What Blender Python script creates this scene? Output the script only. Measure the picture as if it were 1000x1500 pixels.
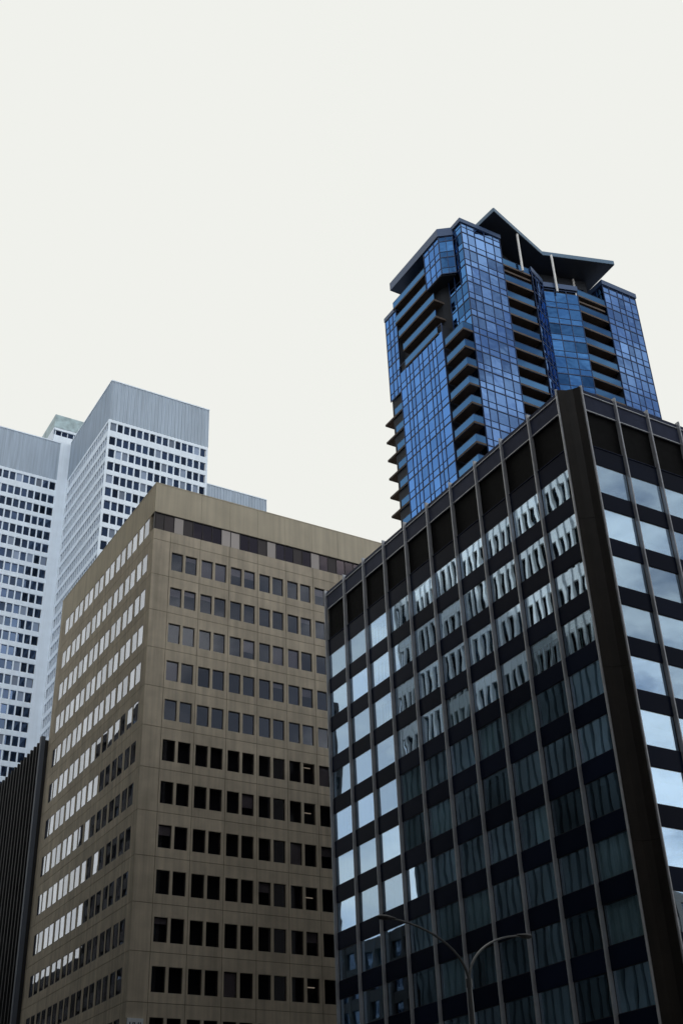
import bpy, math, random
from mathutils import Vector, Matrix
random.seed(7)
S = bpy.context.scene
for o in list(bpy.data.objects): bpy.data.objects.remove(o)
COL = S.collection
rad = math.radians
EYE = 1.7                                   # eye height above the pavement

# ------------------------------------------------------------------ camera
yaw, pitch, roll = rad(31.36), rad(32.262), rad(-2.332)
fw = Vector((math.sin(yaw)*math.cos(pitch), math.cos(yaw)*math.cos(pitch), math.sin(pitch)))
rt = Vector((math.cos(yaw), -math.sin(yaw), 0)); up = rt.cross(fw)
r2 = math.cos(roll)*rt + math.sin(roll)*up; u2 = -math.sin(roll)*rt + math.cos(roll)*up
cam = bpy.data.cameras.new('camera'); co = bpy.data.objects.new('camera', cam); COL.objects.link(co)
co.matrix_world = Matrix(((r2.x, u2.x, -fw.x, 0), (r2.y, u2.y, -fw.y, 0), (r2.z, u2.z, -fw.z, EYE), (0, 0, 0, 1)))
cam.sensor_fit = 'VERTICAL'; cam.sensor_height = 36; cam.lens = 1738.65/1500*36
cam.clip_start = 0.1; cam.clip_end = 6000
S.camera = co

# ------------------------------------------------------------------ world and sun
SUN_AZ, SUN_EL = rad(23.8), rad(37.0)       # azimuth from +Y towards +X
sd = Vector((math.sin(SUN_AZ)*math.cos(SUN_EL), math.cos(SUN_AZ)*math.cos(SUN_EL), math.sin(SUN_EL)))
W = bpy.data.worlds.new('World'); S.world = W; W.use_nodes = True
nt = W.node_tree; nt.nodes.clear()
def wn(t, **k):
    n = nt.nodes.new(t)
    for a, b in k.items(): setattr(n, a, b)
    return n
out = wn('ShaderNodeOutputWorld'); bg = wn('ShaderNodeBackground'); bg.inputs['Strength'].default_value = 0.1
sky = wn('ShaderNodeTexSky', sky_type='NISHITA', sun_disc=False)
sky.sun_elevation = SUN_EL; sky.sun_rotation = SUN_AZ; sky.dust_density = 2.0; sky.ozone_density = 2.0
tc = wn('ShaderNodeTexCoord')
# bright thin cloud: closed around the sun, breaking into drifts with blue between them far from it
dot = wn('ShaderNodeVectorMath', operation='DOT_PRODUCT'); dot.inputs[1].default_value = sd
nt.links.new(tc.outputs['Generated'], dot.inputs[0])
near = wn('ShaderNodeMapRange'); near.inputs[1].default_value = 0.30; near.inputs[2].default_value = 0.83
near.inputs[3].default_value = 0.0; near.inputs[4].default_value = 1.0; near.interpolation_type = 'SMOOTHSTEP'
nt.links.new(dot.outputs['Value'], near.inputs[0])
mp = wn('ShaderNodeMapping'); mp.inputs['Scale'].default_value = (1.0, 1.0, 2.6)
nt.links.new(tc.outputs['Generated'], mp.inputs['Vector'])
noi = wn('ShaderNodeTexNoise'); noi.inputs['Scale'].default_value = 3.4; noi.inputs['Detail'].default_value = 7; noi.inputs['Roughness'].default_value = 0.58
nt.links.new(mp.outputs[0], noi.inputs['Vector'])
drift = wn('ShaderNodeMapRange'); drift.inputs[1].default_value = 0.40; drift.inputs[2].default_value = 0.60
drift.inputs[3].default_value = 0.20; drift.inputs[4].default_value = 1.0; drift.interpolation_type = 'SMOOTHSTEP'
nt.links.new(noi.outputs['Fac'], drift.inputs[0])
mx = wn('ShaderNodeMath', operation='MAXIMUM'); nt.links.new(near.outputs[0], mx.inputs[0]); nt.links.new(drift.outputs[0], mx.inputs[1])
mix = wn('ShaderNodeMix', data_type='RGBA')
nt.links.new(mx.outputs[0], mix.inputs['Factor'])
nt.links.new(sky.outputs['Color'], mix.inputs['A'])
lit = wn('ShaderNodeMapRange'); lit.interpolation_type = 'SMOOTHSTEP'
lit.inputs[1].default_value = -0.70; lit.inputs[2].default_value = 0.15; nt.links.new(dot.outputs['Value'], lit.inputs[0])
cl = wn('ShaderNodeMix', data_type='RGBA'); nt.links.new(lit.outputs[0], cl.inputs['Factor'])
cl.inputs['A'].default_value = (29.0, 29.8, 30.6, 1); cl.inputs['B'].default_value = (8.71, 8.80, 8.38, 1)   # front-lit cloud, veil towards the sun
nt.links.new(cl.outputs['Result'], mix.inputs['B'])
nt.links.new(mix.outputs['Result'], bg.inputs['Color']); nt.links.new(bg.outputs[0], out.inputs['Surface'])

sl = bpy.data.lights.new('sun', 'SUN'); sl.energy = 5.0; sl.angle = rad(0.53); sl.color = (1, 0.95, 0.86)
so = bpy.data.objects.new('sun', sl); COL.objects.link(so)
so.rotation_euler = (-sd).to_track_quat('-Z', 'Y').to_euler(); so.location = (0, 0, 250)
S.view_settings.view_transform = 'Standard'; S.view_settings.look = 'None'
S.view_settings.exposure = 0.0; S.view_settings.gamma = 1.0
S.render.engine = 'CYCLES'

# ------------------------------------------------------------------ materials
MATS = {}
def newmat(name):
    m = bpy.data.materials.new(name); m.use_nodes = True; m.node_tree.nodes.clear(); MATS[name] = m
    return m, m.node_tree.nodes, m.node_tree.links
def solid(name, col, rough=0.6, metal=0.0, var=0.0, noise=0.0, nscale=1.0, bump=0.0, stretch=(1, 1, 1), spec=0.5, streak=0.0):
    """principled surface: per-object tint (var), mottled wear (noise), vertical weather streaks, fine bump"""
    m, N, L = newmat(name)
    o = N.new('ShaderNodeOutputMaterial'); p = N.new('ShaderNodeBsdfPrincipled')
    p.inputs['Roughness'].default_value = rough; p.inputs['Metallic'].default_value = metal
    p.inputs['Specular IOR Level'].default_value = spec
    L.new(p.outputs[0], o.inputs[0])
    val = None
    def mul(v, w):
        n = N.new('ShaderNodeMath'); n.operation = 'MULTIPLY'; L.new(v, n.inputs[0]); L.new(w, n.inputs[1]); return n.outputs[0]
    def rng(src, lo, hi, a=0.0, b=1.0):
        n = N.new('ShaderNodeMapRange'); L.new(src, n.inputs[0]); n.inputs[1].default_value = a; n.inputs[2].default_value = b
        n.inputs[3].default_value = lo; n.inputs[4].default_value = hi; return n.outputs[0]
    g = N.new('ShaderNodeNewGeometry')
    if var:
        oi = N.new('ShaderNodeObjectInfo'); val = rng(oi.outputs['Random'], 1-var, 1+var)
    if noise or bump:
        mpn = N.new('ShaderNodeMapping'); mpn.inputs['Scale'].default_value = stretch; L.new(g.outputs['Position'], mpn.inputs['Vector'])
        nz = N.new('ShaderNodeTexNoise'); nz.inputs['Scale'].default_value = nscale; nz.inputs['Detail'].default_value = 6
        L.new(mpn.outputs[0], nz.inputs['Vector'])
        if noise:
            r = rng(nz.outputs['Fac'], 1-noise, 1+noise, 0.3, 0.7); val = mul(val, r) if val else r
        if bump:
            b = N.new('ShaderNodeBump'); b.inputs['Strength'].default_value = bump; b.inputs['Distance'].default_value = 0.02
            L.new(nz.outputs['Fac'], b.inputs['Height']); L.new(b.outputs[0], p.inputs['Normal'])
    if streak:
        mpn = N.new('ShaderNodeMapping'); mpn.inputs['Scale'].default_value = (2.2, 2.2, 0.10); L.new(g.outputs['Position'], mpn.inputs['Vector'])
        nz = N.new('ShaderNodeTexNoise'); nz.inputs['Scale'].default_value = 1.0; nz.inputs['Detail'].default_value = 5
        L.new(mpn.outputs[0], nz.inputs['Vector'])
        r = rng(nz.outputs['Fac'], 1-streak, 1+streak*0.6, 0.3, 0.7); val = mul(val, r) if val else r
    if val:
        c = N.new('ShaderNodeVectorMath'); c.operation = 'SCALE'; c.inputs[0].default_value = col; L.new(val, c.inputs['Scale'])
        L.new(c.outputs[0], p.inputs['Base Color'])
    else: p.inputs['Base Color'].default_value = (*col, 1)
    return m
def glass(name, refl, f0, power, tint, rough=0.01, var=0.1, warp=0.0, wscale=0.6, f1=1.0):
    """coated glazing: a mirror coat that strengthens towards grazing, over a tinted clear pane"""
    m, N, L = newmat(name)
    o = N.new('ShaderNodeOutputMaterial'); ms = N.new('ShaderNodeMixShader')
    gl = N.new('ShaderNodeBsdfGlossy'); gl.inputs['Roughness'].default_value = rough
    tr = N.new('ShaderNodeBsdfTransparent'); tr.inputs['Color'].default_value = (*tint, 1)
    lw = N.new('ShaderNodeLayerWeight'); lw.inputs['Blend'].default_value = 0.5
    pw = N.new('ShaderNodeMath'); pw.operation = 'POWER'; pw.inputs[1].default_value = power
    L.new(lw.outputs['Facing'], pw.inputs[0])
    mr = N.new('ShaderNodeMapRange'); mr.inputs[3].default_value = f0; mr.inputs[4].default_value = f1
    L.new(pw.outputs[0], mr.inputs[0]); L.new(mr.outputs[0], ms.inputs[0])
    oi = N.new('ShaderNodeObjectInfo'); vr = N.new('ShaderNodeMapRange')
    vr.inputs[3].default_value = 1-var; vr.inputs[4].default_value = 1+var*0.5
    L.new(oi.outputs['Random'], vr.inputs[0])
    c = N.new('ShaderNodeVectorMath'); c.operation = 'SCALE'; c.inputs[0].default_value = refl; L.new(vr.outputs[0], c.inputs['Scale'])
    L.new(c.outputs[0], gl.inputs['Color'])
    if warp:
        g = N.new('ShaderNodeNewGeometry'); nz = N.new('ShaderNodeTexNoise'); nz.inputs['Scale'].default_value = wscale; nz.inputs['Detail'].default_value = 1
        L.new(g.outputs['Position'], nz.inputs['Vector'])
        b = N.new('ShaderNodeBump'); b.inputs['Strength'].default_value = 1.0; b.inputs['Distance'].default_value = warp
        L.new(nz.outputs['Fac'], b.inputs['Height']); L.new(b.outputs[0], gl.inputs['Normal'])
    L.new(tr.outputs[0], ms.inputs[1]); L.new(gl.outputs[0], ms.inputs[2]); L.new(ms.outputs[0], o.inputs[0])
    return m
def emit(name, col, s):
    m, N, L = newmat(name); o = N.new('ShaderNodeOutputMaterial'); e = N.new('ShaderNodeEmission')
    e.inputs[0].default_value = (*col, 1); e.inputs[1].default_value = s; L.new(e.outputs[0], o.inputs[0]); return m

precast = solid('precast', (0.57, 0.495, 0.385), 0.85, var=0.06, noise=0.10, nscale=0.8, bump=0.25, streak=0.20)
precast_cap = solid('precast_cap', (0.62, 0.55, 0.42), 0.85, noise=0.06, nscale=0.5, bump=0.2, streak=0.12)
joint = solid('joint', (0.20, 0.17, 0.12), 0.9)
bronze = solid('bronze_frame', (0.035, 0.03, 0.03), 0.4, metal=0.3)
room = solid('room', (0.035, 0.035, 0.04), 0.9)
glass_brown = glass('glass_brown', (0.88, 0.92, 1.0), 0.028, 2.1, (0.68, 0.67, 0.70), warp=0.004, wscale=0.5, var=0.15)
glass_ribbon = glass('glass_ribbon', (0.72, 0.62, 0.68), 0.05, 2.1, (0.35, 0.30, 0.32), var=0.25)
blind_pale = solid('blind_pale', (0.58, 0.53, 0.50), 0.8, var=0.15)
panel_dark = solid('panel_dark', (0.035, 0.024, 0.026), 0.5, var=0.3)
silver = solid('silver', (0.62, 0.64, 0.68), 0.35, metal=0.35, noise=0.08, nscale=2)
navy = solid('navy_spandrel', (0.010, 0.016, 0.040), 0.25, var=0.25, spec=0.05)
navy_cap = solid('navy_cap', (0.050, 0.062, 0.115), 0.35, var=0.1, spec=0.06, noise=0.15, nscale=1.2)
louvre = solid('louvre_dark', (0.007, 0.007, 0.0075), 0.7, noise=0.35, nscale=2.5, spec=0.12)
pier_m = solid('pier_bronze', (0.022, 0.018, 0.015), 0.45, metal=0.0, spec=0.3, noise=0.25, nscale=0.8, streak=0.3)
glass_dark = glass('glass_dark', (0.62, 0.80, 1.0), 0.50, 2.2, (0.90, 0.98, 1.0), warp=0.0035, wscale=0.5, var=0.28)
glass_clear = glass('glass_clear', (0.62, 0.80, 1.0), 0.20, 2.2, (0.80, 0.88, 0.90), warp=0.0035, wscale=0.5, var=0.3)
drape = solid('drape', (0.72, 0.80, 0.80), 0.85, var=0.35, noise=0.25, nscale=3, stretch=(6, 6, 0.4))
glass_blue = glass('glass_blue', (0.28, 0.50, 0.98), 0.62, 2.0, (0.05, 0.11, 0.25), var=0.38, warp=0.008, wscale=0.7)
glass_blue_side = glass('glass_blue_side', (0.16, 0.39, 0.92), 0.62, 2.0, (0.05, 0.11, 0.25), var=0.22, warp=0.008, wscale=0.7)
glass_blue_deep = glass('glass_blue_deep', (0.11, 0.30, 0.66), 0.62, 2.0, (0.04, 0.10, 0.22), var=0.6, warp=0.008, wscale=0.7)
glass_rail = glass('glass_rail', (0.14, 0.33, 0.64), 0.42, 2.0, (0.10, 0.20, 0.32), var=0.1)
blue_metal = solid('blue_metal', (0.018, 0.042, 0.11), 0.4, metal=0.3, spec=0.5)
blue_trim = solid('blue_trim', (0.06, 0.10, 0.19), 0.35, metal=0.3)
slab_m = solid('balcony_slab', (0.10, 0.075, 0.06), 0.8, noise=0.2, nscale=1)
canopy_m = solid('canopy_soffit', (0.025, 0.03, 0.038), 0.6)
canopy_edge = solid('canopy_edge', (0.10, 0.17, 0.25), 0.35, metal=0.2)
white_post = solid('white_post', (0.80, 0.78, 0.74), 0.5)
dark_body = solid('dark_body', (0.015, 0.018, 0.025), 0.7)
white_conc = solid('white_concrete', (0.78, 0.86, 0.94), 0.7, var=0.02, noise=0.04, nscale=0.4, streak=0.05)
ribbed = solid('ribbed_metal', (0.38, 0.45, 0.53), 0.5, noise=0.15, nscale=0.5, stretch=(3, 3, 0.15))
glass_white = glass('glass_white', (0.42, 0.60, 0.95), 0.12, 2.2, (0.12, 0.16, 0.24), var=0.65)
win_blind = solid('window_blind', (0.20, 0.25, 0.34), 0.3, var=0.5)
green_roof = solid('green_metal', (0.36, 0.46, 0.48), 0.5, noise=0.3, nscale=0.6)
fin_dark = solid('fin_dark', (0.015, 0.015, 0.017), 0.5, metal=0.3, noise=0.3, nscale=0.6)
asphalt = solid('asphalt', (0.05, 0.05, 0.052), 0.9, noise=0.2, nscale=1.5)
paving = solid('paving', (0.06, 0.058, 0.055), 0.9, noise=0.12, nscale=1.0)
kerb_m = solid('kerb', (0.30, 0.29, 0.27), 0.9)
lamp_m = solid('lamp_metal', (0.16, 0.165, 0.17), 0.3, metal=0.6)
lamp_dark = solid('lamp_dark', (0.04, 0.04, 0.045), 0.5)
sign_m = solid('sign_white', (0.75, 0.80, 0.84), 0.5)
sign_ink = solid('sign_ink', (0.06, 0.09, 0.13), 0.6)
office_glow = emit('office_light', (1.0, 0.86, 0.62), 0.4)
fin_white = solid('fin_white', (0.80, 0.79, 0.76), 0.7, noise=0.05, nscale=0.5)
stone_grey = solid('stone_grey', (0.085, 0.08, 0.078), 0.85, noise=0.15, nscale=0.3)
blocker_dark = solid('blocker_dark', (0.030, 0.031, 0.033), 0.6, noise=0.2, nscale=0.3)  # only for the mass added to block skylight
fin_shade_tone = solid('fin_shade_tone', (0.13, 0.16, 0.17), 0.7, noise=0.7, nscale=0.10)  # dark tone paints the shade on the mirrored tower's lower fins
glass_dull = glass('glass_dull', (0.5, 0.6, 0.7), 0.02, 3.5, (0.2, 0.22, 0.25), var=0.2, f1=0.3)
glass_plain = glass('glass_plain', (0.7, 0.8, 0.95), 0.12, 2.2, (0.2, 0.22, 0.25), var=0.2)

# ------------------------------------------------------------------ helpers
class MB:
    """collects boxes and polygons, one mesh"""
    def __init__(s): s.v = []; s.f = []
    def box(s, x0, x1, y0, y1, z0, z1):
        b = len(s.v)
        s.v += [(x0, y0, z0), (x1, y0, z0), (x1, y1, z0), (x0, y1, z0), (x0, y0, z1), (x1, y0, z1), (x1, y1, z1), (x0, y1, z1)]
        s.f += [(b, b+3, b+2, b+1), (b+4, b+5, b+6, b+7), (b, b+1, b+5, b+4), (b+1, b+2, b+6, b+5), (b+2, b+3, b+7, b+6), (b+3, b, b+4, b+7)]
        return s
    def fbox(s, F, a0, a1, z0, z1, d0, d1):
        """box on a facade frame: a along the face, d outward"""
        b = len(s.v); ox, oy, t = F; c, n = math.cos(t), math.sin(t)
        P = lambda a, d, z: (ox+a*c+d*n, oy+a*n-d*c, z)
        s.v += [P(a0, d1, z0), P(a1, d1, z0), P(a1, d0, z0), P(a0, d0, z0), P(a0, d1, z1), P(a1, d1, z1), P(a1, d0, z1), P(a0, d0, z1)]
        s.f += [(b, b+3, b+2, b+1), (b+4, b+5, b+6, b+7), (b, b+1, b+5, b+4), (b+1, b+2, b+6, b+5), (b+2, b+3, b+7, b+6), (b+3, b, b+4, b+7)]
        return s
    def prism(s, pts, z0, z1):
        b = len(s.v); n = len(pts)
        s.v += [(x, y, z0) for x, y in pts] + [(x, y, z1) for x, y in pts]
        s.f += [tuple(b+i for i in reversed(range(n))), tuple(b+n+i for i in range(n))]
        s.f += [(b+i, b+(i+1) % n, b+n+(i+1) % n, b+n+i) for i in range(n)]
        return s
    def mesh(s, name, *mats):
        m = bpy.data.meshes.new(name); m.from_pydata(s.v, [], s.f)
        for k in mats: m.materials.append(k)
        m.update(); return m
def put(name, mesh, parent=None, loc=(0, 0, 0), rz=0.0, kind=None, rot=None):
    o = bpy.data.objects.new(name, mesh); COL.objects.link(o)
    if parent: o.parent = parent
    o.location = loc; o.rotation_euler = rot if rot else (0, 0, rz)
    if kind: o['kind'] = kind
    return o
def thing(name, label, cat, loc=(0, 0, 0), group=None):
    o = put(name, None, None, loc); o['label'] = label; o['category'] = cat
    if group: o['group'] = group
    return o
def tag(o, label, cat, group=None):
    o['label'] = label; o['category'] = cat
    if group: o['group'] = group
    return o
def at(F, a, z, d=0.0, base=(0, 0, 0)):
    ox, oy, t = F; c, n = math.cos(t), math.sin(t)
    return (ox+a*c+d*n-base[0], oy+a*n-d*c-base[1], z-base[2])
def pane_mesh(name, w, h, mat, t=0.012):
    return MB().box(-w/2, w/2, -t, t, -h/2, h/2).mesh(name, mat)
FRONT = 0.0; WEST = -math.pi/2              # facades facing the viewer's street, facades facing the side street
def tilt(a): return (rad(random.uniform(-a, a)), 0, rad(random.uniform(-a, a)))
Z = EYE

# ================================================================== SETTING
g = put('ground', MB().box(-1500, 1500, -1500, 1500, -0.5, 0).mesh('ground', paving)); g['kind'] = 'structure'
r = put('road', MB().box(-600, 600, -14, 18, 0.004, 0.006).mesh('road', asphalt)); r['kind'] = 'structure'
r = put('side_road', MB().box(14, 30, 18, 600, 0.004, 0.006).mesh('side_road', asphalt)); r['kind'] = 'structure'
mk = MB()
for k in range(-40, 60): mk.box(k*9, k*9+3, 1.9, 2.05, 0.010, 0.012)
m_ = put('road_marking', mk.mesh('road_marking', white_post)); m_['kind'] = 'structure'
pv = MB().prism([(30.0, 18.2), (200, 18.2), (200, 44), (30.0, 44)], 0, 0.13)
p_ = put('pavement', pv.mesh('pavement', kerb_m)); p_['kind'] = 'structure'

# ================================================================== BROWN OFFICE BUILDING
BX, BY = 36.69, 96.53; MOD = 3.27; FH = 3.96; NR = 8; NL = 8
BXE = BX+1.85+MOD*NR+1.85; BYE = BY+1.05+MOD*NL+1.85
T1 = 60.82+Z; WH = 2.05; JU = 1.09            # top of first window row, window height, joint above it
TOPZ = 68.65+Z; RB0, RB1 = 63.1+Z, 65.12+Z
brown = thing('office_building', 'tan precast concrete office building with paired dark windows and a ribbon window under its roof', 'building', (BX, BY, 0))
bb = (BX, BY, 0)
FR = (BX, BY, FRONT)                          # a runs to the right
FL = (BX, BYE, WEST)                          # a runs from the far end to the corner
LL = BYE-BY
core = MB().box(0.75, BXE-BX-0.75, 0.75, LL-0.75, 0.02, TOPZ-1.2)
put('core', core.mesh('brown_core', room), brown)
# backing behind joints, with the window openings left open: one strip between the rows
NROW = 15
def row_top(k): return T1-FH*k
back = MB()
for F, Lw in ((FR, BXE-BX), (FL, LL)):
    e = 0.06 if F is FR else 0.0
    for k in range(NROW):
        zt = row_top(k)
        back.fbox(F, 0.06+e, Lw-0.06-e, zt+0.06, zt+FH-WH-0.06 if k else RB0-0.06, -0.5, -0.06)
    back.fbox(F, 0.06+e, Lw-0.06-e, RB1+0.05, TOPZ-0.1, -0.5, -0.06)
    back.fbox(F, 0.06+e, Lw-0.06-e, 0.02, row_top(NROW-1)-WH-0.05, -0.5, -0.06)
put('backing_wall', back.mesh('brown_back', joint), brown, (-BX, -BY, 0))
G = 0.022
def panel_mesh(name, h, bot, top):
    """precast panel with two window openings; bot/top: solid heights below and above the openings"""
    m = MB(); w = MOD; d0, d1 = 0.0, 0.45
    m.box(G, w-G, -d0, d1, G, bot); m.box(G, w-G, -d0, d1, h-top, h-G)
    for a, b in ((G, 0.2), (1.45, 1.72), (2.97, w-G)): m.box(a, b, -d0, d1, bot, h-top)
    return m.mesh(name, precast)
PM = panel_mesh('panel', FH, FH-WH-JU, JU)
PM0 = panel_mesh('panel_top', RB1-(T1+JU), RB0-(T1+JU), 0.0001+0.03)
def blank(name, w, h): return MB().box(G, w-G, 0, 0.45, G, h-G).mesh(name, precast)
CR, CRE, CL, CLE = 1.85, 1.85, 1.05, 1.85
BK = {w: blank('corner_panel', w, FH) for w in (1.85, 1.05)}
WF = MB()
for a, b, c, d in ((0, 1.25, 0, 0.06), (0, 1.25, WH-0.06, WH), (0, 0.06, 0.06, WH-0.06), (1.19, 1.25, 0.06, WH-0.06)): WF.box(a, b, 0, 0.08, c, d)
WF = WF.mesh('window_frame', bronze)
PN = pane_mesh('pane', 1.14, WH-0.11, glass_brown)
BLN = {h: MB().box(-0.56, 0.56, -0.01, 0.01, -h, 0).mesh('blind', blind_pale) for h in (0.45, 0.8, 1.2, 1.9)}
GLOW = MB().box(-0.5, 0.35, -0.03, 0.03, -0.035, 0.035).mesh('ceiling_lamp', office_glow)
rest_f, rest_p = MB(), MB()
def bwindow(F, a, zt, single, blind=None, glow=False, tl=0.12):
    if single:
        w = put('window', WF, brown, at(F, a, zt-WH, -0.14 if F is FR else -0.015, bb), F[2])
        put('pane', PN, w, (0.625, 0.04 if F is FR else 0.014, WH/2), rot=tilt(tl))
        if blind: put('blind', BLN[blind], w, (0.625, 0.12, WH-0.07))
        if glow: put('ceiling_lamp', GLOW, w, (0.62, 0.30, WH*random.uniform(0.55, 0.85)))
    else:
        for u0, u1, c, d in ((0, 1.25, 0, 0.06), (0, 1.25, WH-0.06, WH), (0, 0.06, 0.06, WH-0.06), (1.19, 1.25, 0.06, WH-0.06)):
            rest_f.fbox(F, a+u0, a+u1, zt-WH+c, zt-WH+d, -0.10, -0.02)
        rest_p.fbox(F, a+0.05, a+1.2, zt-WH+0.05, zt-0.05, -0.06, -0.04)
BL_R = {(0, 2): 1.9, (0, 3): 1.9, (0, 4): 0.8, (0, 5): 0.8, (1, 0): 0.8, (1, 1): 0.45, (1, 2): 0.45, (0, 10): 0.8, (2, 5): 1.2, (0, 1): 0.45}
for k in range(NROW):                          # street front, rows of panels
    zt = row_top(k); z0 = zt+JU-FH
    for c in range(NR):
        put('panel', PM, brown, at(FR, CR+c*MOD, z0, 0, bb), FRONT)
        for w in range(2):
            i = 2*c+w
            bwindow(FR, CR+c*MOD+(0.2, 1.72)[w], zt, i < 11 and k < 12, BL_R.get((k, i)) or (random.choice((0.45, 0.8, 1.2, 1.9)) if random.random() < 0.16 else None), (k, i) in ((5, 9), (6, 9), (9, 9), (5, 10), (10, 9), (8, 9)))
    put('corner_panel', BK[1.85], brown, at(FR, 0, z0, 0, bb), FRONT)
    put('corner_panel', BK[1.85], brown, at(FR, CR+NR*MOD, z0, 0, bb), FRONT)
for k in range(-1, NROW):                      # side street front
    zt = row_top(k) if k >= 0 else RB1-0.03
    z0 = zt+JU-FH if k >= 0 else T1+JU
    for c in range(NL):
        put('panel', PM if k >= 0 else PM0, brown, at(FL, CLE+c*MOD, z0, 0, bb), WEST)
        for w in range(2): bwindow(FL, CLE+c*MOD+(0.2, 1.72)[w], zt, k < 9, tl=0.5)
    if k >= 0:
        put('corner_panel', BK[1.05], brown, at(FL, CLE+NL*MOD, z0, 0, bb), WEST)
        put('corner_panel', BK[1.85], brown, at(FL, 0, z0, 0, bb), WEST)
hb = RB1-(T1+JU)
put('corner_panel', MB().box(0.03, CLE-G, 0, 0.45, G, hb).mesh('cp', precast), brown, at(FL, 0, T1+JU, 0, bb), WEST)
put('corner_panel', MB().box(G, CL-0.3, 0, 0.45, G, RB0-T1-JU).mesh('cp', precast), brown, at(FL, CLE+NL*MOD, T1+JU, 0, bb), WEST)
put('window', rest_f.mesh('window_rest', bronze), brown, (-BX, -BY, 0), kind='stuff')
put('pane', rest_p.mesh('pane_rest', glass_brown), brown, (-BX, -BY, 0), kind='stuff')
# band under the ribbon, on the street front
for c in range(NR+2):
    a0 = 0 if c == 0 else CR+(c-1)*MOD; a1 = CR+c*MOD if c <= NR else CR+NR*MOD+CRE
    h = RB0-T1-JU
    put('band_panel', MB().box(G, a1-a0-G, 0, 0.45, G, h).mesh('band_panel', precast), brown, at(FR, a0, T1+JU, 0, bb))
# ribbon window: frame rails, uprights, panes
rib = MB(); RW = 1.06; n = int((BXE-BX-0.2)/RW)
rib.fbox(FR, 0.05, BXE-BX-0.05, RB0, RB0+0.07, -0.25, -0.10); rib.fbox(FR, 0.05, BXE-BX-0.05, RB1-0.07, RB1, -0.25, -0.10)
for i in range(n+1): rib.fbox(FR, 0.06+i*RW, 0.12+i*RW, RB0+0.07, RB1-0.07, -0.24, -0.11)
rib.fbox(FL, LL-0.8, LL-0.05, RB0, RB0+0.07, -0.25, -0.10); rib.fbox(FL, LL-0.8, LL-0.05, RB1-0.07, RB1, -0.25, -0.10)
put('ribbon_frame', rib.mesh('ribbon_frame', bronze), brown, (-BX, -BY, 0))
RP = pane_mesh('ribbon_pane', RW-0.07, RB1-RB0-0.15, glass_ribbon)
RD = pane_mesh('ribbon_panel', RW-0.07, RB1-RB0-0.15, panel_dark)
RBl = pane_mesh('ribbon_blind', RW-0.09, RB1-RB0-0.2, blind_pale)
for i in range(n):
    a = 0.09+RW*(i+0.5)
    solidp = i in (0, 1) or i % 4 == 3
    p = put('ribbon_pane', RD if solidp else RP, brown, at(FR, a, (RB0+RB1)/2, -0.18, bb), rot=tilt(0.2))
    if i in (2, 7, 8, 12, 17): put('blind', RBl, p, (0, -0.03, 0))
put('ribbon_pane', pane_mesh('rp', 0.68, RB1-RB0-0.15, panel_dark), brown, at(FL, LL-0.42, (RB0+RB1)/2, -0.18, bb), WEST)
# parapet in long slabs
def parapet(F, a0, a1): put('parapet_panel', MB().box(0.008, a1-a0-0.008, 0, 0.45, 0, TOPZ-RB1-0.12).mesh('parapet', precast_cap), brown, at(F, a0, RB1+0.004, 0.0, bb), F[2])
a = 0.0
while a < BXE-BX-0.1:
    b = min(a+MOD*1.0+(1.85 if a == 0 else 0), BXE-BX); parapet(FR, a, b); a = b
a = 0.0
while a < LL-0.5:
    b = min(a+MOD*2+(0.0 if a else 1.85), LL-0.455)
    if LL-0.455-b < 1: b = LL-0.455
    parapet(FL, a, b); a = b
put('roof', MB().box(0.46, BXE-BX-0.3, 0.46, LL-0.3, TOPZ-1.0, TOPZ-0.8).mesh('brown_roof', stone_grey), brown)
cop = MB(); cop.fbox(FR, -0.03, BXE-BX, TOPZ-0.116, TOPZ, -0.5, 0.03); cop.fbox(FL, 0, LL-0.5, TOPZ-0.116, TOPZ, -0.5, 0.03)
put('coping', cop.mesh('coping', precast_cap), brown, (-BX, -BY, 0))

# ================================================================== DARK GLASS BUILDING
DX, DY = 46.25, 47.10; RX, RY = 47.37, 46.08; BAY = 3.194; NB = 10; BAYR = 2.97; NBR = 8; DF = 3.42
DT = 49.65+Z; G1 = 43.42+Z; GH = 2.2
DYE = DY+BAY*NB; DXE = RX+BAYR*NBR
dark = thing('glass_office_block', 'dark glass office block with silver mullions, navy spandrel bands and a bronze corner pier', 'building', (DX, DY, 0))
db = (DX, DY, 0)
DL = (DX, DYE, WEST); DR = (RX, RY, FRONT)
put('core', MB().prism([(DX+1.6, DY+1.4), (DXE-0.4, DY+1.4), (DXE-0.4, DYE-0.4), (DX+1.6, DYE-0.4)], 0.02, DT-0.9).mesh('dark_core', room), dark, (-DX, -DY, 0))
ND = 13
fl = MB()
for k in range(ND+1):
    zt = G1-DF*k
    fl.prism([(DX+0.12, DY+0.3), (DX+1.1, DY-0.5), (RX+0.3, RY+0.12), (DXE-0.45, RY+0.12), (DXE-0.45, DY+1.39), (DX+1.59, DY+1.39), (DX+1.59, DYE-0.45), (DX+0.12, DYE-0.45)][::1], zt+0.25, zt+0.55)
put('floor_slab', fl.mesh('dark_floors', dark_body), dark, (-DX, -DY, 0))
SPH = DF-GH
drs = []
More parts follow.
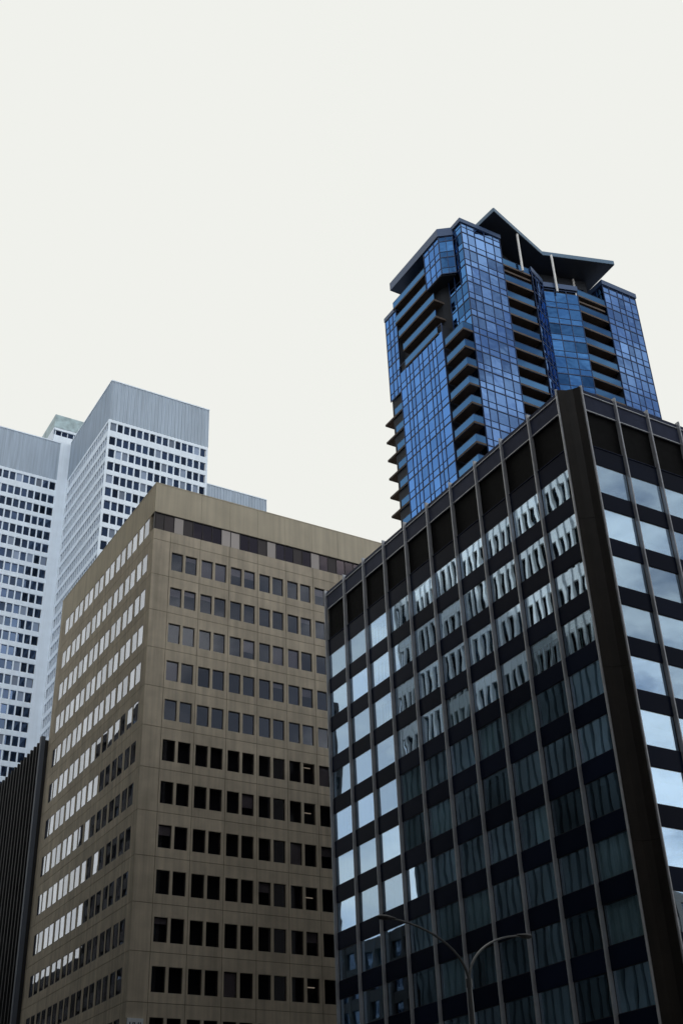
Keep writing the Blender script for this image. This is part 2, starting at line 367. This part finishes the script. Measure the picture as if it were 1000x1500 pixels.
def drape_mesh(kind, w):
    m = MB(); h = GH
    if kind == 'slats':        # hanging blades pushed apart, a pale pelmet above
        m.box(-w/2, w/2, 0.02, 0.05, h*0.30, h*0.48)
        x = -w/2+0.1
        while x < w/2-0.1:
            bw = random.uniform(0.07, 0.15); sl_ = random.uniform(0.05, 0.22); b = len(m.v); lo = -h/2+random.uniform(0.02, 0.25)
            m.v += [(x-sl_+0.1, 0, lo), (x+bw-sl_+0.1, 0, lo), (x+bw, 0, h*0.42), (x, 0, h*0.42)]; m.f += [(b, b+1, b+2, b+3)]
            x += random.uniform(0.32, 0.62)
        m.box(-w/2, w/2, 0.02, 0.05, -h/2, -h/2+0.12)
    else:                      # pleated curtain
        x0, x1 = {'full': (-w/2, w/2), 'left': (-w/2, 0.1*w), 'right': (-0.05*w, w/2)}[kind]
        n = int((x1-x0)/0.09); b = len(m.v); lo = -h/2+0.02
        for i in range(n+1):
            x = x0+(x1-x0)*i/n; y = 0.04*(i % 2)+random.uniform(-0.012, 0.012)
            m.v += [(x, y, lo), (x, y, h/2-0.02)]
        m.f += [(b+2*i, b+2*i+2, b+2*i+3, b+2*i+1) for i in range(n)]
    return m.mesh('blind', drape)
WB = BAY-0.16
SL = [drape_mesh('slats', WB-0.1) for _ in range(6)]
CU = {k: [drape_mesh(k, WB-0.1) for _ in range(2)] for k in ('full', 'left', 'right')}
PD = pane_mesh('pane_left', WB, GH-0.09, glass_dark); PDC = pane_mesh('pane_clear', WB, GH-0.09, glass_clear); PDR = pane_mesh('pane_right', BAYR-0.16, GH-0.09, glass_dark)
def rail_mesh(w):
    m = MB(); m.box(-w/2, w/2, -0.03, 0.06, -GH/2, -GH/2+0.045); m.box(-w/2, w/2, -0.03, 0.06, GH/2-0.045, GH/2); m.box(-w/2, -w/2+0.03, -0.03, 0.06, -GH/2+0.045, GH/2-0.045); m.box(w/2-0.03, w/2, -0.03, 0.06, -GH/2+0.045, GH/2-0.045); return m.mesh('window_rails', bronze)
WR, WRR = rail_mesh(WB), rail_mesh(BAYR-0.16)
SPM = {w: MB().box(-w/2, w/2, -0.02, 0.1, -SPH/2, SPH/2).mesh('spandrel', navy) for w in (WB, BAYR-0.16)}
for F, nb, bw, off in ((DL, NB, BAY, 0.0), (DR, NBR, BAYR, 0.0)):
    w = bw-0.16
    for c in range(nb):
        a = off+bw*(c+0.5); left = F is DL
        for k in range(ND):
            zt = G1-DF*k
            wd = put('window', WR if left else WRR, dark, at(F, a, zt-GH/2, -0.10, db), F[2])
            put('pane', (PDC if (c >= 3 and k >= 3 and random.random() < 0.4) else PD) if left else PDR, wd, rot=tilt(0.4 if left else 0.35))
            q = random.random()
            if left and k < 3 and c >= 2: put('blind', random.choice(SL), wd, (0, 0.14, 0))
            elif left and k == 3 and c > 7: put('blind', random.choice(SL), wd, (0, 0.14, 0))
            elif q < 0.75 and left:
                kk = 'full' if q < 0.5 else ('left' if q < 0.62 else 'right')
                put('blind', random.choice(CU[kk]), wd, (0, 0.16, 0))
            put('spandrel', SPM[w], dark, at(F, a, zt-GH-SPH/2, -0.05, db), F[2])
        # the top storey: blue band, black louvre band, capping band
        put('spandrel', MB().box(-w/2, w/2, 0, 0.1, 0, 1.4).mesh('top_spandrel', navy), dark, at(F, a, G1, -0.05, db), F[2])
        put('louvre', MB().box(-w/2, w/2, 0.10, 0.2, 0, 2.9).mesh('louvre', louvre), dark, at(F, a, G1+1.44, -0.06, db), F[2])
        put('cap_panel', MB().box(-w/2, w/2, 0, 0.25, 0, 1.72).mesh('cap', navy_cap), dark, at(F, a, G1+4.38, -0.02, db), F[2])
        lip = MB().box(-w/2, w/2, -0.05, 0.05, -0.03, 0.03).mesh('trim_rail', silver)
        put('trim_rail', lip, dark, at(F, a, G1+4.36, -0.02, db), F[2]); put('trim_rail', lip, dark, at(F, a, G1+5.72, 0.01, db), F[2])
        put('trim_rail', MB().box(-w/2, w/2, -0.03, 0.03, -0.02, 0.02).mesh('trim_rail', navy_cap), dark, at(F, a, G1+1.42, -0.02, db), F[2])
    def mull(): 
        m = MB(); m.box(-0.062, 0.062, -0.17, 0.12, 0.02, DT+0.02); m.box(-0.035, 0.035, -0.20, -0.17, 0.02, DT+0.02); return m.mesh('mullion', silver)
    mm = mull()
    for c in range(nb+1): put('mullion', mm, dark, at(F, bw*c, 0, 0, db), F[2])
put('capping', MB().prism([(DX+0.06, DY), (RX, RY+0.06), (DXE, RY+0.06), (DXE, DYE), (DX+0.06, DYE)], DT-0.36, DT-0.14).mesh('dark_cap', navy_cap), dark, (-DX, -DY, 0))
# corner pier: shallow re-entrant bronze cladding between the two silver fins, in storey lengths
pr = []
for k in range(0, 5):
    z1 = DT-0.05-k*10.3; z0 = max(z1-10.28, 0.02)
    if k == 4: z0 = 0.02
    m = MB().prism([(DX-0.10, DY-0.10), (DX+0.42, DY-0.33), (DX+0.78, DY-0.68), (RX-0.10, RY-0.10), (RX+0.3, RY+0.5), (DX+0.3, DY+0.4)], z0, z1).mesh('pier_cladding', pier_m)
    put('corner_pier', m, dark, (-DX, -DY, 0))
put('rear_wall', MB().box(DX+0.15-DX, DXE-DX-0.05, DYE-DY-0.35, DYE-DY-0.05, 0.02, DT-0.4).box(DXE-DX-0.35, DXE-DX-0.05, 0, DYE-DY-0.36, 0.02, DT-0.4).mesh('rear_wall', dark_body), dark)

# ================================================================== BLUE APARTMENT TOWER
tower = thing('apartment_tower', 'tall blue glass apartment tower with stacked balconies and a winged dark roof canopy', 'tower', (74, 90, 0))
tb = (74, 90, 0)
TF = 2.96; SB = 99.65+Z; NF0, NF1 = -17, 7     # slab bottoms at SB+TF*k
TTOP = 119.85+Z
tf_mull = {}
def facade(F, width, cols, k0, k1, mat, top=None, lo=-13, d=0.0, glz='pane'):
    """curtain wall: each vision pane is a piece; spandrel lights and grid are thin and joined"""
    w = [c*width/sum(cols) for c in cols]; sp, gr = MB(), MB(); a = 0; edges = [0]
    for x in w: a += x; edges.append(a)
    z0 = SB+TF*k0+0.1; z1 = top if top else SB+TF*k1+0.1
    cache = {}
    for k in range(k0, k1):
        zf = SB+TF*k+0.1; zt = min(zf+TF, z1)
        if zt-zf < 0.5: continue
        vz0, vz1 = zf+1.12, zt-0.10
        for i, x in enumerate(w):
            sp.fbox(F, edges[i]+0.03, edges[i+1]-0.03, zf+0.12, min(zf+1.03, zt), d-0.05, d-0.03)
            if vz1-vz0 < 0.3: continue
            key = (round(x, 3), round(vz1-vz0, 3))
            if key not in cache: cache[key] = pane_mesh('tower_pane', x-0.06, vz1-vz0, mat)
            put(glz, cache[key], tower, at(F, (edges[i]+edges[i+1])/2, (vz0+vz1)/2, d-0.03, tb), rot=(rad(random.uniform(-.5, .5)), 0, F[2]+rad(random.uniform(-.5, .5))))
        gr.fbox(F, 0, width, zf-0.06, zf+0.10, d-0.06, d+0.03)
        gr.fbox(F, 0.02, width-0.02, zf+1.04, zf+1.11, d-0.06, d+0.015)
    for i, e in enumerate(edges):
        hw = 0.05 if 0 < i < len(edges)-1 else 0.09
        gr.fbox(F, max(e-hw, 0), min(e+hw, width), z0, z1-0.1, d-0.07, d+0.04)
    gr.fbox(F, 0, width, z1-0.09, z1, d-0.06, d+0.03)
    put('spandrel_glass', sp.mesh('tower_spandrel', mat), tower, (-74, -90, 0), kind='stuff')
    put('mullion_grid', gr.mesh('tower_grid', blue_metal), tower, (-74, -90, 0))
def balcony(pts, k, rails, par=1.02, th=0.30):
    """slab with glass parapets along the listed edges"""
    z = SB+TF*k
    s_ = put('balcony', MB().prism(pts, z, z+th).mesh('balcony', slab_m), tower, (-74, -90, 0))
    m = MB(); t = MB()
    for (x0, y0), (x1, y1) in rails:
        L = math.hypot(x1-x0, y1-y0); F = (x0, y0, math.atan2(y1-y0, x1-x0))
        m.fbox(F, 0, L, z-0.04, z+th+par, -0.03, 0.02); t.fbox(F, 0, L, z+th+par+0.002, z+th+par+0.06, -0.05, 0.04)
    put('parapet', m.mesh('parapet', glass_rail), s_); put('handrail', t.mesh('handrail', blue_metal), s_)
# dark inner body
put('body', MB().prism([(77.2, 92.2), (106.6, 93.6), (106.6, 107.6), (74.6, 107.6), (75.4, 95.5)], 0.02, TTOP-4.5).mesh('tower_body', dark_body), tower, (-74, -90, 0))
put('front_body', MB().prism([(75.8, 90.25), (82.2, 90.25), (82.2, 94), (75.8, 94)], 0.02, TTOP-0.6).prism([(100.8, 90.25), (107.0, 90.25), (107.0, 94), (100.8, 94)], 0.02, TTOP-0.9).prism([(74.2, 94.6), (77.4, 94.6), (77.4, 104.4), (74.2, 104.4)], 0.02, 103.9+Z).mesh('tower_front_body', dark_body), tower, (-74, -90, 0))
R1 = (75.65, 90.0, FRONT); facade(R1, 6.65, [0.8, 1.0, 1.35, 1.2, 1.0], -13, 7, glass_blue, TTOP-0.55)
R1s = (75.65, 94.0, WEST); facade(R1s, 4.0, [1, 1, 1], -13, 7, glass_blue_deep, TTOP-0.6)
R2a = (87.15, 89.9, math.atan2(1.25, 3.0)); facade(R2a, math.hypot(1.25, 3.0), [1, 1, 1], -13, 6, glass_blue, 115.3+Z)
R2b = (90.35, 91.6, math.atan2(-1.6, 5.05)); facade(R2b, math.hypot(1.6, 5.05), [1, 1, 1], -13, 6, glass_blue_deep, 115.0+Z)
put('bay_body', MB().prism([(87.3, 90.2), (90.1, 91.35), (90.4, 91.85), (95.3, 90.3), (95.3, 94), (87.3, 94)], 0.02, 114.9+Z).mesh('bay_body', dark_body), tower, (-74, -90, 0))
tr = MB().prism([(87.1, 89.8), (90.2, 91.1), (90.45, 91.5), (95.5, 89.95), (95.5, 93.9), (87.1, 93.9)], 114.95+Z+0.4, 116.2+Z)
put('bay_cap', tr.mesh('bay_cap', blue_trim), tower, (-74, -90, 0))
R3 = (100.7, 90.0, FRONT); facade(R3, 6.4, [1, 1.3, 0.9, 1.1, 1.0], -13, 7, glass_blue, TTOP-0.95)
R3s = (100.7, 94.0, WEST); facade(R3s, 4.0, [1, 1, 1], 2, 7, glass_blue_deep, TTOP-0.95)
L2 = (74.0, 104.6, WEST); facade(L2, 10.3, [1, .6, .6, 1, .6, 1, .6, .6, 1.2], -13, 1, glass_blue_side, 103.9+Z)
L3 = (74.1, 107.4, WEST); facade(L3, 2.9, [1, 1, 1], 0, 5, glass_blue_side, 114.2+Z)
put('end_body', MB().box(0.3, 3, 14.5, 17.3, 0.02, 113.9+Z).mesh('end_body', dark_body), tower)
for k in range(-13, 6):
    balcony([(82.3, 90.05), (87.15, 90.05), (87.15, 93.4), (82.3, 93.4)], k, [((82.32, 90.1), (87.1, 90.1))])
    balcony([(95.5, 90.05), (100.7, 90.05), (100.7, 93.4), (95.5, 93.4)], k, [((95.52, 90.1), (100.66, 90.1))])
for k in range(-13, 1):
    balcony([(74.1, 90.05), (75.6, 90.05), (75.6, 94.2), (74.1, 94.2)], k, [((74.15, 94.2), (74.15, 90.12)), ((74.15, 90.10), (75.6, 90.10))])
for k in range(-13, 0):
    balcony([(74.1, 104.65), (78, 104.65), (78, 109.1), (74.1, 109.1)], k, [((74.15, 106.6), (74.15, 104.7))])
for k, ye in ((1, 103.0), (2, 103.2), (3, 104.0), (4, 104.6), (5, 104.9)):
    balcony([(73.9, 95.2 if k < 4 else 96.8), (76.5, 95.2 if k < 4 else 96.8), (76.5, ye), (73.9, ye)], k, [((73.95, ye), (73.95, 95.25 if k < 4 else 96.85))])
put('balcony_wall', MB().box(2.6, 2.9, 4.2, 14.9, 103.9+Z, TTOP-1.0).mesh('balcony_wall', dark_body), tower)
# projecting glazed box under the left cornice
bxF = (74.0, 96.75, WEST)
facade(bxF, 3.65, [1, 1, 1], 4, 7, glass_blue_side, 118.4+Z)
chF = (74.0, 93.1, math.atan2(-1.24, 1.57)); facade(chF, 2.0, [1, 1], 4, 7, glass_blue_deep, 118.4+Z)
put('projecting_box', MB().prism([(74.1, 93.3), (75.5, 92.2), (77, 92.2), (77, 96.7), (74.1, 96.7)], 111.4+Z, 118.4+Z).mesh('projecting_box', dark_body), tower, (-74, -90, 0))
# cornices
cor = MB().prism([(73.85, 93.0), (75.5, 91.75), (77.4, 91.75), (77.4, 105.2), (73.85, 105.2)], 118.45+Z, TTOP)
put('cornice', cor.mesh('cornice', blue_trim), tower, (-74, -90, 0))
put('cornice', MB().prism([(75.45, 89.85), (82.4, 89.85), (82.4, 94.2), (75.45, 94.2)], TTOP-0.54, TTOP+0.15).mesh('cornice', blue_trim), tower, (-74, -90, 0))
put('cornice', MB().prism([(100.6, 89.85), (107.25, 89.85), (107.25, 94.2), (100.6, 94.2)], TTOP-0.93, TTOP-0.1).mesh('cornice', blue_trim), tower, (-74, -90, 0))
put('cornice', MB().box(0, 4, 14.4, 17.5, 114.22+Z, 114.9+Z).mesh('cornice', blue_trim), tower)
put('side_wall', MB().box(33.0, 33.15, 0.3, 17.5, 0.02, TTOP-1.2).mesh('side_wall', blue_metal), tower)
put('side_ledge', MB().box(33.15, 34.6, 2.5, 5.0, 97.4+Z, 97.8+Z).mesh('side_ledge', slab_m), tower)
# winged canopy, one folded-front plate on white posts
CZ = 121.3+Z
cp = [(79.9, 87.7), (91.1, 91.2), (101.6, 87.8), (102.1, 99.0), (79.0, 99.0)]
can = put('roof_canopy', MB().prism(cp, CZ, CZ+0.55).mesh('canopy', canopy_m), tower, (-74, -90, 0))
ed = MB()
for (x0, y0), (x1, y1) in zip(cp, cp[1:]+cp[:1]):
    L = math.hypot(x1-x0, y1-y0); ed.fbox((x0, y0, math.atan2(y1-y0, x1-x0)), 0, L, CZ+0.05, CZ+0.75, 0.002, 0.08)
put('fascia', ed.mesh('fascia', canopy_edge), can)
for x, y in ((85.3, 89.6), (92.2, 90.6), (98.2, 93.0)):
    put('post', MB().prism([(x+0.17*math.cos(t*math.pi/4), y+0.17*math.sin(t*math.pi/4)) for t in range(8)], 114.3+Z, CZ).mesh('post', white_post), tower, (-74, -90, 0))
ph = MB().prism([(80.5, 92.4), (91, 95), (100.2, 92.6), (100.2, 98), (80.5, 98)], TTOP-5, CZ)
put('penthouse', ph.mesh('penthouse', dark_body), tower, (-74, -90, 0))
for F, w in (((82.4, 92.75, math.atan2(2.6, 10.5)), 8.0), ((91.5, 94.75, math.atan2(-2.4, 9.2)), 8.5)):
    for i in range(4):
        a = w/4*(i+0.5)
        put('penthouse_pane', pane_mesh('pp', w/4-0.5, 2.3, glass_blue), tower, at(F, a, 118.2+Z, 0.10, tb), rot=(0, 0, F[2]))
put('roof_vent', MB().box(4.0, 5.2, 1.5, 3.0, TTOP+0.15, TTOP+1.2).mesh('roof_vent', blue_trim), tower)
put('roof_terrace', MB().prism([(82.4, 90.3), (87.1, 90.3), (90.4, 91.9), (95.4, 90.4), (100.6, 90.3), (100.6, 95), (82.4, 95)], 113.7+Z, 114.0+Z).mesh('terrace', slab_m), tower, (-74, -90, 0))

# ================================================================== WHITE CROSS-SHAPED TOWER
YT, YW = 231.6, 262.5; X0, X1 = 74.55, 101.46; HT = 191.8+Z; HW = 190.9+Z; PF = 3.75
white = thing('cross_tower', 'white concrete and glass office tower of crossed wings with ribbed grey upper storeys', 'tower', (X0, YT, 0))
wb = (X0, YT, 0)
put('core', MB().box(0.6, X1-X0-0.6, 0.6, 60, 0.02, HT-1).box(-60, 60, YW-YT+0.6, YW-YT+27, 0.02, HW-1.0).mesh('white_core', room), white)
glw = MB(); wcount = 0
WP = {}
def wing(F, width, ztop, band, ncol, rows, part_rows, part_cols, row_gap=0.0, lead=0.6, tail=0.6, thin=False):
    """banded facade: ribbed crown, white spandrel bands, recessed windows between slim white uprights"""
    global wcount
    cr = MB(); n = int(width/0.9)
    cr.fbox(F, 0, width, ztop-band, ztop-0.3, -0.5, 0)
    for i in range(n+1):
        x = width*i/n; cr.fbox(F, max(x-0.16, 0), min(x+0.16, width), ztop-band, ztop-0.3, 0.0, 0.16)
    put('ribbed_crown', cr.mesh('ribbed_crown', ribbed), white, (-X0, -YT, 0))
    put('crown_coping', MB().fbox(F, -0.1, width+0.1, ztop-0.298, ztop, -0.8, 0.25).mesh('crown_coping', white_conc), white, (-X0, -YT, 0))
    zr = ztop-band
    cw = (width-lead-tail)/ncol; wh = 2.45
    up_ = MB(); last = zr
    put('spandrel_band', MB().fbox(F, 0, width, zr-0.9, zr-0.002, -0.5, 0.05).mesh('spandrel_band', white_conc), white, (-X0, -YT, 0))
    z = zr-0.9
    for k in range(rows):
        zt = z; zb = zt-wh
        hb = PF-wh+(0.5 if k == 0 else 0)
        put('spandrel_band', MB().fbox(F, 0, width, zb-hb, zb, -0.5, 0.05).mesh('spandrel_band', white_conc), white, (-X0, -YT, 0))
        up_.fbox(F, 0, lead, zb, zt, -0.5, 0.03); up_.fbox(F, width-tail, width, zb, zt, -0.5, 0.03)
        for c in range(ncol):
            a = lead+cw*c
            if c: up_.fbox(F, a-0.17, a+0.17, zb, zt, -0.5, 0.0)
            if k < part_rows and part_cols[0] <= c < part_cols[1] and wcount < 300:
                key = (round(cw, 3), thin)
                if key not in WP: WP[key] = pane_mesh('white_pane', cw-0.34, wh, glass_white, 0.02); WP[key+('b',)] = pane_mesh('white_pane_blind', cw-0.34, wh, win_blind, 0.02)
                put('window', WP[key] if random.random() > 0.14 else WP[key+('b',)], white, at(F, a+cw/2, (zb+zt)/2, -0.3, wb), rot=(rad(random.uniform(-.3, .3)), 0, F[2]+rad(random.uniform(-.3, .3)))); wcount += 1
            else:
                glw.fbox(F, a+0.17, a+cw-0.17, zb, zt, -0.32, -0.28)
        z = zb-hb
    put('upright', up_.mesh('white_uprights', white_conc), white, (-X0, -YT, 0), kind='stuff')
    put('base_wall', MB().fbox(F, 0, width, 0.02, z, -0.5, 0.05).mesh('white_base', white_conc), white, (-X0, -YT, 0))
wing((X0+0.03, YT, FRONT), X1-X0, HT, 12.2, 15, 44, 9, (0, 15), lead=0.5, tail=0.5)
LW0 = X0-2.95-1.77*34
wing((LW0, YW, FRONT), X0-2.95-LW0, HW, 12.2, 34, 44, 28, (26, 34), lead=0.05, tail=0.12)
put('corner_pier', MB().box(-2.95, -0.05, YW-YT-0.25, YW-YT+1, 0.02, HW+0.05).mesh('corner_pier', white_conc), white)
wing((X0, YW-0.3, WEST), YW-YT-0.36, HT-0.03, 12.2, 20, 44, 0, (0, 0), lead=0.8, tail=0.3)
wing((X1+0.02, YW, FRONT), 134.2-X1, HW, 12.2, 19, 44, 0, (0, 0))
put('window', glw.mesh('white_windows', glass_white), white, (-X0, -YT, 0), kind='stuff')
# lift house above the crossing
pz = 206.0+Z; PX0, PX1, PY0 = 71.6-X0, 98-X0, 270.6-YT
put('lift_house', MB().box(PX0, PX1, PY0, PY0+18, HW-1.5, pz-6.9).box(PX0+0.4, PX1, PY0+0.4, PY0+18, pz-6.9, pz-5.2).box(PX0, PX1, PY0, PY0+18, pz-5.2, pz-4.4).mesh('lift_house', white_conc), white)
put('lift_house_cap', MB().box(PX0-0.1, PX1, PY0-0.1, PY0+18, pz-4.4, pz).mesh('lift_house_cap', green_roof), white)
lg = MB().box(PX0-0.12, PX0-0.1, PY0-0.1, PY0+18, HW, pz-4.45).mesh('lift_side', white_conc)
put('lift_house_wall', lg, white)
lp = MB().box(-0.75, 0.75, -0.02, 0.02, -0.82, 0.82).mesh('lift_pane', glass_white)
for i in range(9): put('lift_house_window', lp, white, (PX0+1.4+i*1.75, PY0+0.36, pz-6.05))

# ================================================================== DARK NEIGHBOUR BEHIND THE BROWN BUILDING
NX, NY = 36.0, BYE+0.15; NTOP = 51.2+Z
nb_ = thing('office_block', 'dark block with close vertical fins beside the far end of the tan building', 'building', (NX, NY, 0))
put('wall', MB().box(0.35, 20, 0.0, 50, 0.02, NTOP-0.4).mesh('fin_wall', solid('fin_wall', (0.014, 0.014, 0.016), 0.5, noise=0.3, nscale=0.4)), nb_)
fm = MB().box(0, 0.35, -0.12, 0.12, 0, NTOP-0.1).mesh('fin', fin_dark)
for i in range(40): put('fin', fm, nb_, (0, 0.6+i*1.22, 0.02))
pm_ = MB().box(0.20, 0.24, 0.13, 1.09, 0, 1.7).mesh('neighbour_pane', glass_brown)
k = 0
for i in range(24):
    for j in range(12):
        if k < 280: put('pane', pm_, nb_, (0.05, 0.6+i*1.22, NTOP-3.6-j*3.6)); k += 1
put('edge_trim', MB().box(-0.15, 0.34, -0.1, 0.42, 0.02, NTOP+0.1).mesh('edge_trim', solid('edge_trim', (0.10, 0.12, 0.16), 0.5)), nb_)
put('roof', MB().box(0.3, 20, 0.45, 50, NTOP-0.398, NTOP-0.1).mesh('n_roof', stone_grey), nb_)

# ================================================================== BUILDINGS ROUND THE CORNER, SEEN AS REFLECTIONS, AND ADDED SKYLIGHT BLOCKERS
def block(name, label, loc, sx, sy, h, wall_m, bay, fh, fin, band, fin_m, gm=glass_plain, sides='ESNW', zmin=0.02, shade_m=None):
    b = thing(name, label, 'building', (loc[0], loc[1], 0))
    put('wall', MB().box(0.4, sx-0.4, 0.4, sy-0.4, 0.02, h-0.5).mesh('wall', room), b)
    g_, f_ = MB(), MB()
    fr = {'S': ((0, 0, 0.0), sx), 'E': ((sx, 0, math.pi/2), sy), 'N': ((sx, sy, math.pi), sx), 'W': ((0, sy, -math.pi/2), sy)}
    for s in sides:
        F, wd = fr[s]; n = max(1, int(wd/bay))
        g_.fbox(F, 0.3, wd-0.3, 0.02, h-1, -0.35, -0.3)
        for i in range(n+1):
            a = wd*i/n; f_.fbox(F, max(0, a-fin/2), min(wd, a+fin/2), zmin, h-0.02, -0.28, 0.12)
        z = h
        while z > max(3, zmin+band):
            f_.fbox(F, 0.0, wd, z-band, z, -0.26, 0.0); z -= fh
    if shade_m:                                   # lower storeys in a dark tone, their shade put into the colour
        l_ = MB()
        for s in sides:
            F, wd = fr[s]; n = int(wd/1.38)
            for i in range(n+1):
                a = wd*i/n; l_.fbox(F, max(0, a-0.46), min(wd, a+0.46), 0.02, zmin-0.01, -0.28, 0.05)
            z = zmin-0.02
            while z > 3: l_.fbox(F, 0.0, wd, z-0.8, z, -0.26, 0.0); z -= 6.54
        put('shade_toned_storeys', l_.mesh('shade_toned_storeys', shade_m), b, kind='stuff')
    put('glazing', g_.mesh('glazing', gm), b, kind='stuff'); put('facade_grid', f_.mesh('grid', fin_m), b, kind='stuff')
    put('roof', MB().box(0.2, sx-0.2, 0.2, sy-0.2, h-0.45, h-0.2).mesh('roof', stone_grey), b)
    return b
tw = block('finned_office_tower', 'pale tower of close white uprights mirrored in the dark glass block', (-36, 50), 40, 81.6, 85.0, fin_white, 1.38, 6.54, 0.40, 1.7, fin_white, gm=glass_dull, zmin=60, shade_m=fin_shade_tone)
put('upper_skylight_blocker', MB().box(1.5, 38.5, 1.5, 80.0, 84.5, 150).mesh('upper_skylight_blocker', blocker_dark), tw)  # unseen mass added on the roof to keep skylight off the street walls
block('corner_skylight_blocker', 'unseen dark block added south of the pale tower to cut skylight', (-50, 19), 46, 30, 135, stone_grey, 3.2, 3.7, 0.9, 1.5, stone_grey)  # added out of view to close the bright gap to the west
block('east_skylight_blocker', 'unseen dark block added east of the dark glass block to cut skylight', (113, 22), 40, 60, 62, stone_grey, 3.2, 3.7, 0.9, 1.5, stone_grey)  # added out of view to shut off the low eastern sky
block('low_office_block', 'low grey block beyond the pale tower, mirrored in the dark glass', (-36, 132.6), 40, 20, 39, stone_grey, 3.0, 3.6, 0.8, 1.4, stone_grey)
block('grey_office_block', 'narrow grey stone block across the side street from the tan building', (-5, 166), 10, 37, 84, stone_grey, 3.2, 3.7, 0.9, 1.5, stone_grey)
block('long_grey_block', 'long low grey block farther down the side street', (-5, 205), 10, 60, 47, stone_grey, 3.2, 3.7, 0.9, 1.5, stone_grey)
block('wide_skylight_blocker', 'broad unseen dark block added across the main street to cut skylight', (-90, -54), 154, 34, 104, stone_grey, 3.2, 3.8, 1.0, 1.6, stone_grey, sides='NE')  # added out of view and raised to dim the tan building's lower rows
block('tall_stone_block', 'tall dark stone block across the main street', (66, -62), 58, 32, 98, stone_grey, 3.2, 3.8, 1.0, 1.6, stone_grey)
block('corner_stone_block', 'lower stone block across the main street', (127, -66), 46, 34, 46, stone_grey, 3.2, 3.8, 1.0, 1.6, stone_grey)

# ================================================================== STREET LAMP
def rod(pts, r0, r1, n=8):
    m = MB(); ring = []
    for i, p in enumerate(pts):
        p = Vector(p); q = Vector(pts[min(i+1, len(pts)-1)])-Vector(pts[max(i-1, 0)]); q.normalize()
        s_ = q.cross(Vector((0.31, 0.9, 0.2))).normalized(); t_ = q.cross(s_); r = r0+(r1-r0)*i/(len(pts)-1)
        b = len(m.v); m.v += [tuple(p+s_*r*math.cos(2*math.pi*j/n)+t_*r*math.sin(2*math.pi*j/n)) for j in range(n)]; ring.append(b)
    for a, b in zip(ring, ring[1:]): m.f += [(a+j, a+(j+1) % n, b+(j+1) % n, b+j) for j in range(n)]
    m.f += [tuple(ring[0]+j for j in reversed(range(n))), tuple(ring[-1]+j for j in range(n))]
    return m
def azp(az, D, tz): a = rad(az); return Vector((math.sin(a)*D, math.cos(a)*D, tz*D+Z))
base = azp(36.285, 37.6, 0); base.z = 0
lamp = thing('street_lamp', 'double-armed street lamp with thin curved arms in front of the dark glass block', 'street lamp', tuple(base))
fork = azp(36.285, 37.6, 0.183)-base
tl_ = azp(32.38, 35.9, 0.2378)-base; tr_ = azp(39.2, 39.4, 0.2154)-base
put('pole', rod([(0, 0, 0.134), (0, 0, 1.2), (0, 0, fork.z-0.6), (0, 0, fork.z+0.02)], 0.11, 0.07, 10).mesh('pole', lamp_m), lamp)
put('pole_base', rod([(0, 0, 0.0), (0, 0, 0.6)], 0.2, 0.14, 10).mesh('pole_base', lamp_m), lamp)
put('collar', rod([(0, 0, fork.z-0.12), (0, 0, fork.z+0.12)], 0.10, 0.10, 10).mesh('collar', lamp_m), lamp)
for tip in (tl_, tr_):
    pts = []
    for i in range(15):
        t = i/14*math.pi/2; f_ = 1-math.cos(t); g_ = math.sin(t)
        pts.append((tip.x*f_, tip.y*f_, fork.z+(tip.z-fork.z)*g_))
    put('arm', rod(pts, 0.045, 0.026).mesh('arm', lamp_m), lamp)
    d = Vector((tip.x, tip.y, 0)).normalized()
    hp = [tuple(Vector(tip)+d*s) for s in (-0.55, -0.4, -0.2, 0.0, 0.1)]
    m = rod(hp, 1, 1, 10)
    rr = (0.035, 0.08, 0.14, 0.12, 0.04)
    for i in range(5):
        c = Vector(hp[i])
        for j in range(10):
            v = Vector(m.v[i*10+j])-c; v = v*rr[i]; v.z *= 0.55; m.v[i*10+j] = tuple(c+v)
    put('lamp_head', m.mesh('lamp_head', lamp_dark), lamp)

# ================================================================== SIGN AT THE BROWN CORNER
sx0 = BX+0.02; zt = 17.08+Z
sg = thing('wall_sign', 'small white sign with dark letters on the corner of the tan building', 'sign', (BX+0.78, BY-0.1, zt-1.5))
put('sign_board', MB().box(-0.68, 0.68, -0.12, 0.09, 0, 1.5).mesh('sign_board', sign_m), sg)
bars = MB()
for x, s_ in ((-0.50, 0), (-0.28, 0.06), (-0.04, -0.06), (0.18, 0.05), (0.40, 0.0)):
    b = len(bars.v); bars.v += [(x-s_, -0.125, 0.3), (x+0.10-s_, -0.125, 0.3), (x+0.10+s_, -0.125, 1.2), (x+s_, -0.125, 1.2)]; bars.f += [(b, b+1, b+2, b+3)]
put('lettering', bars.mesh('lettering', sign_ink), sg)
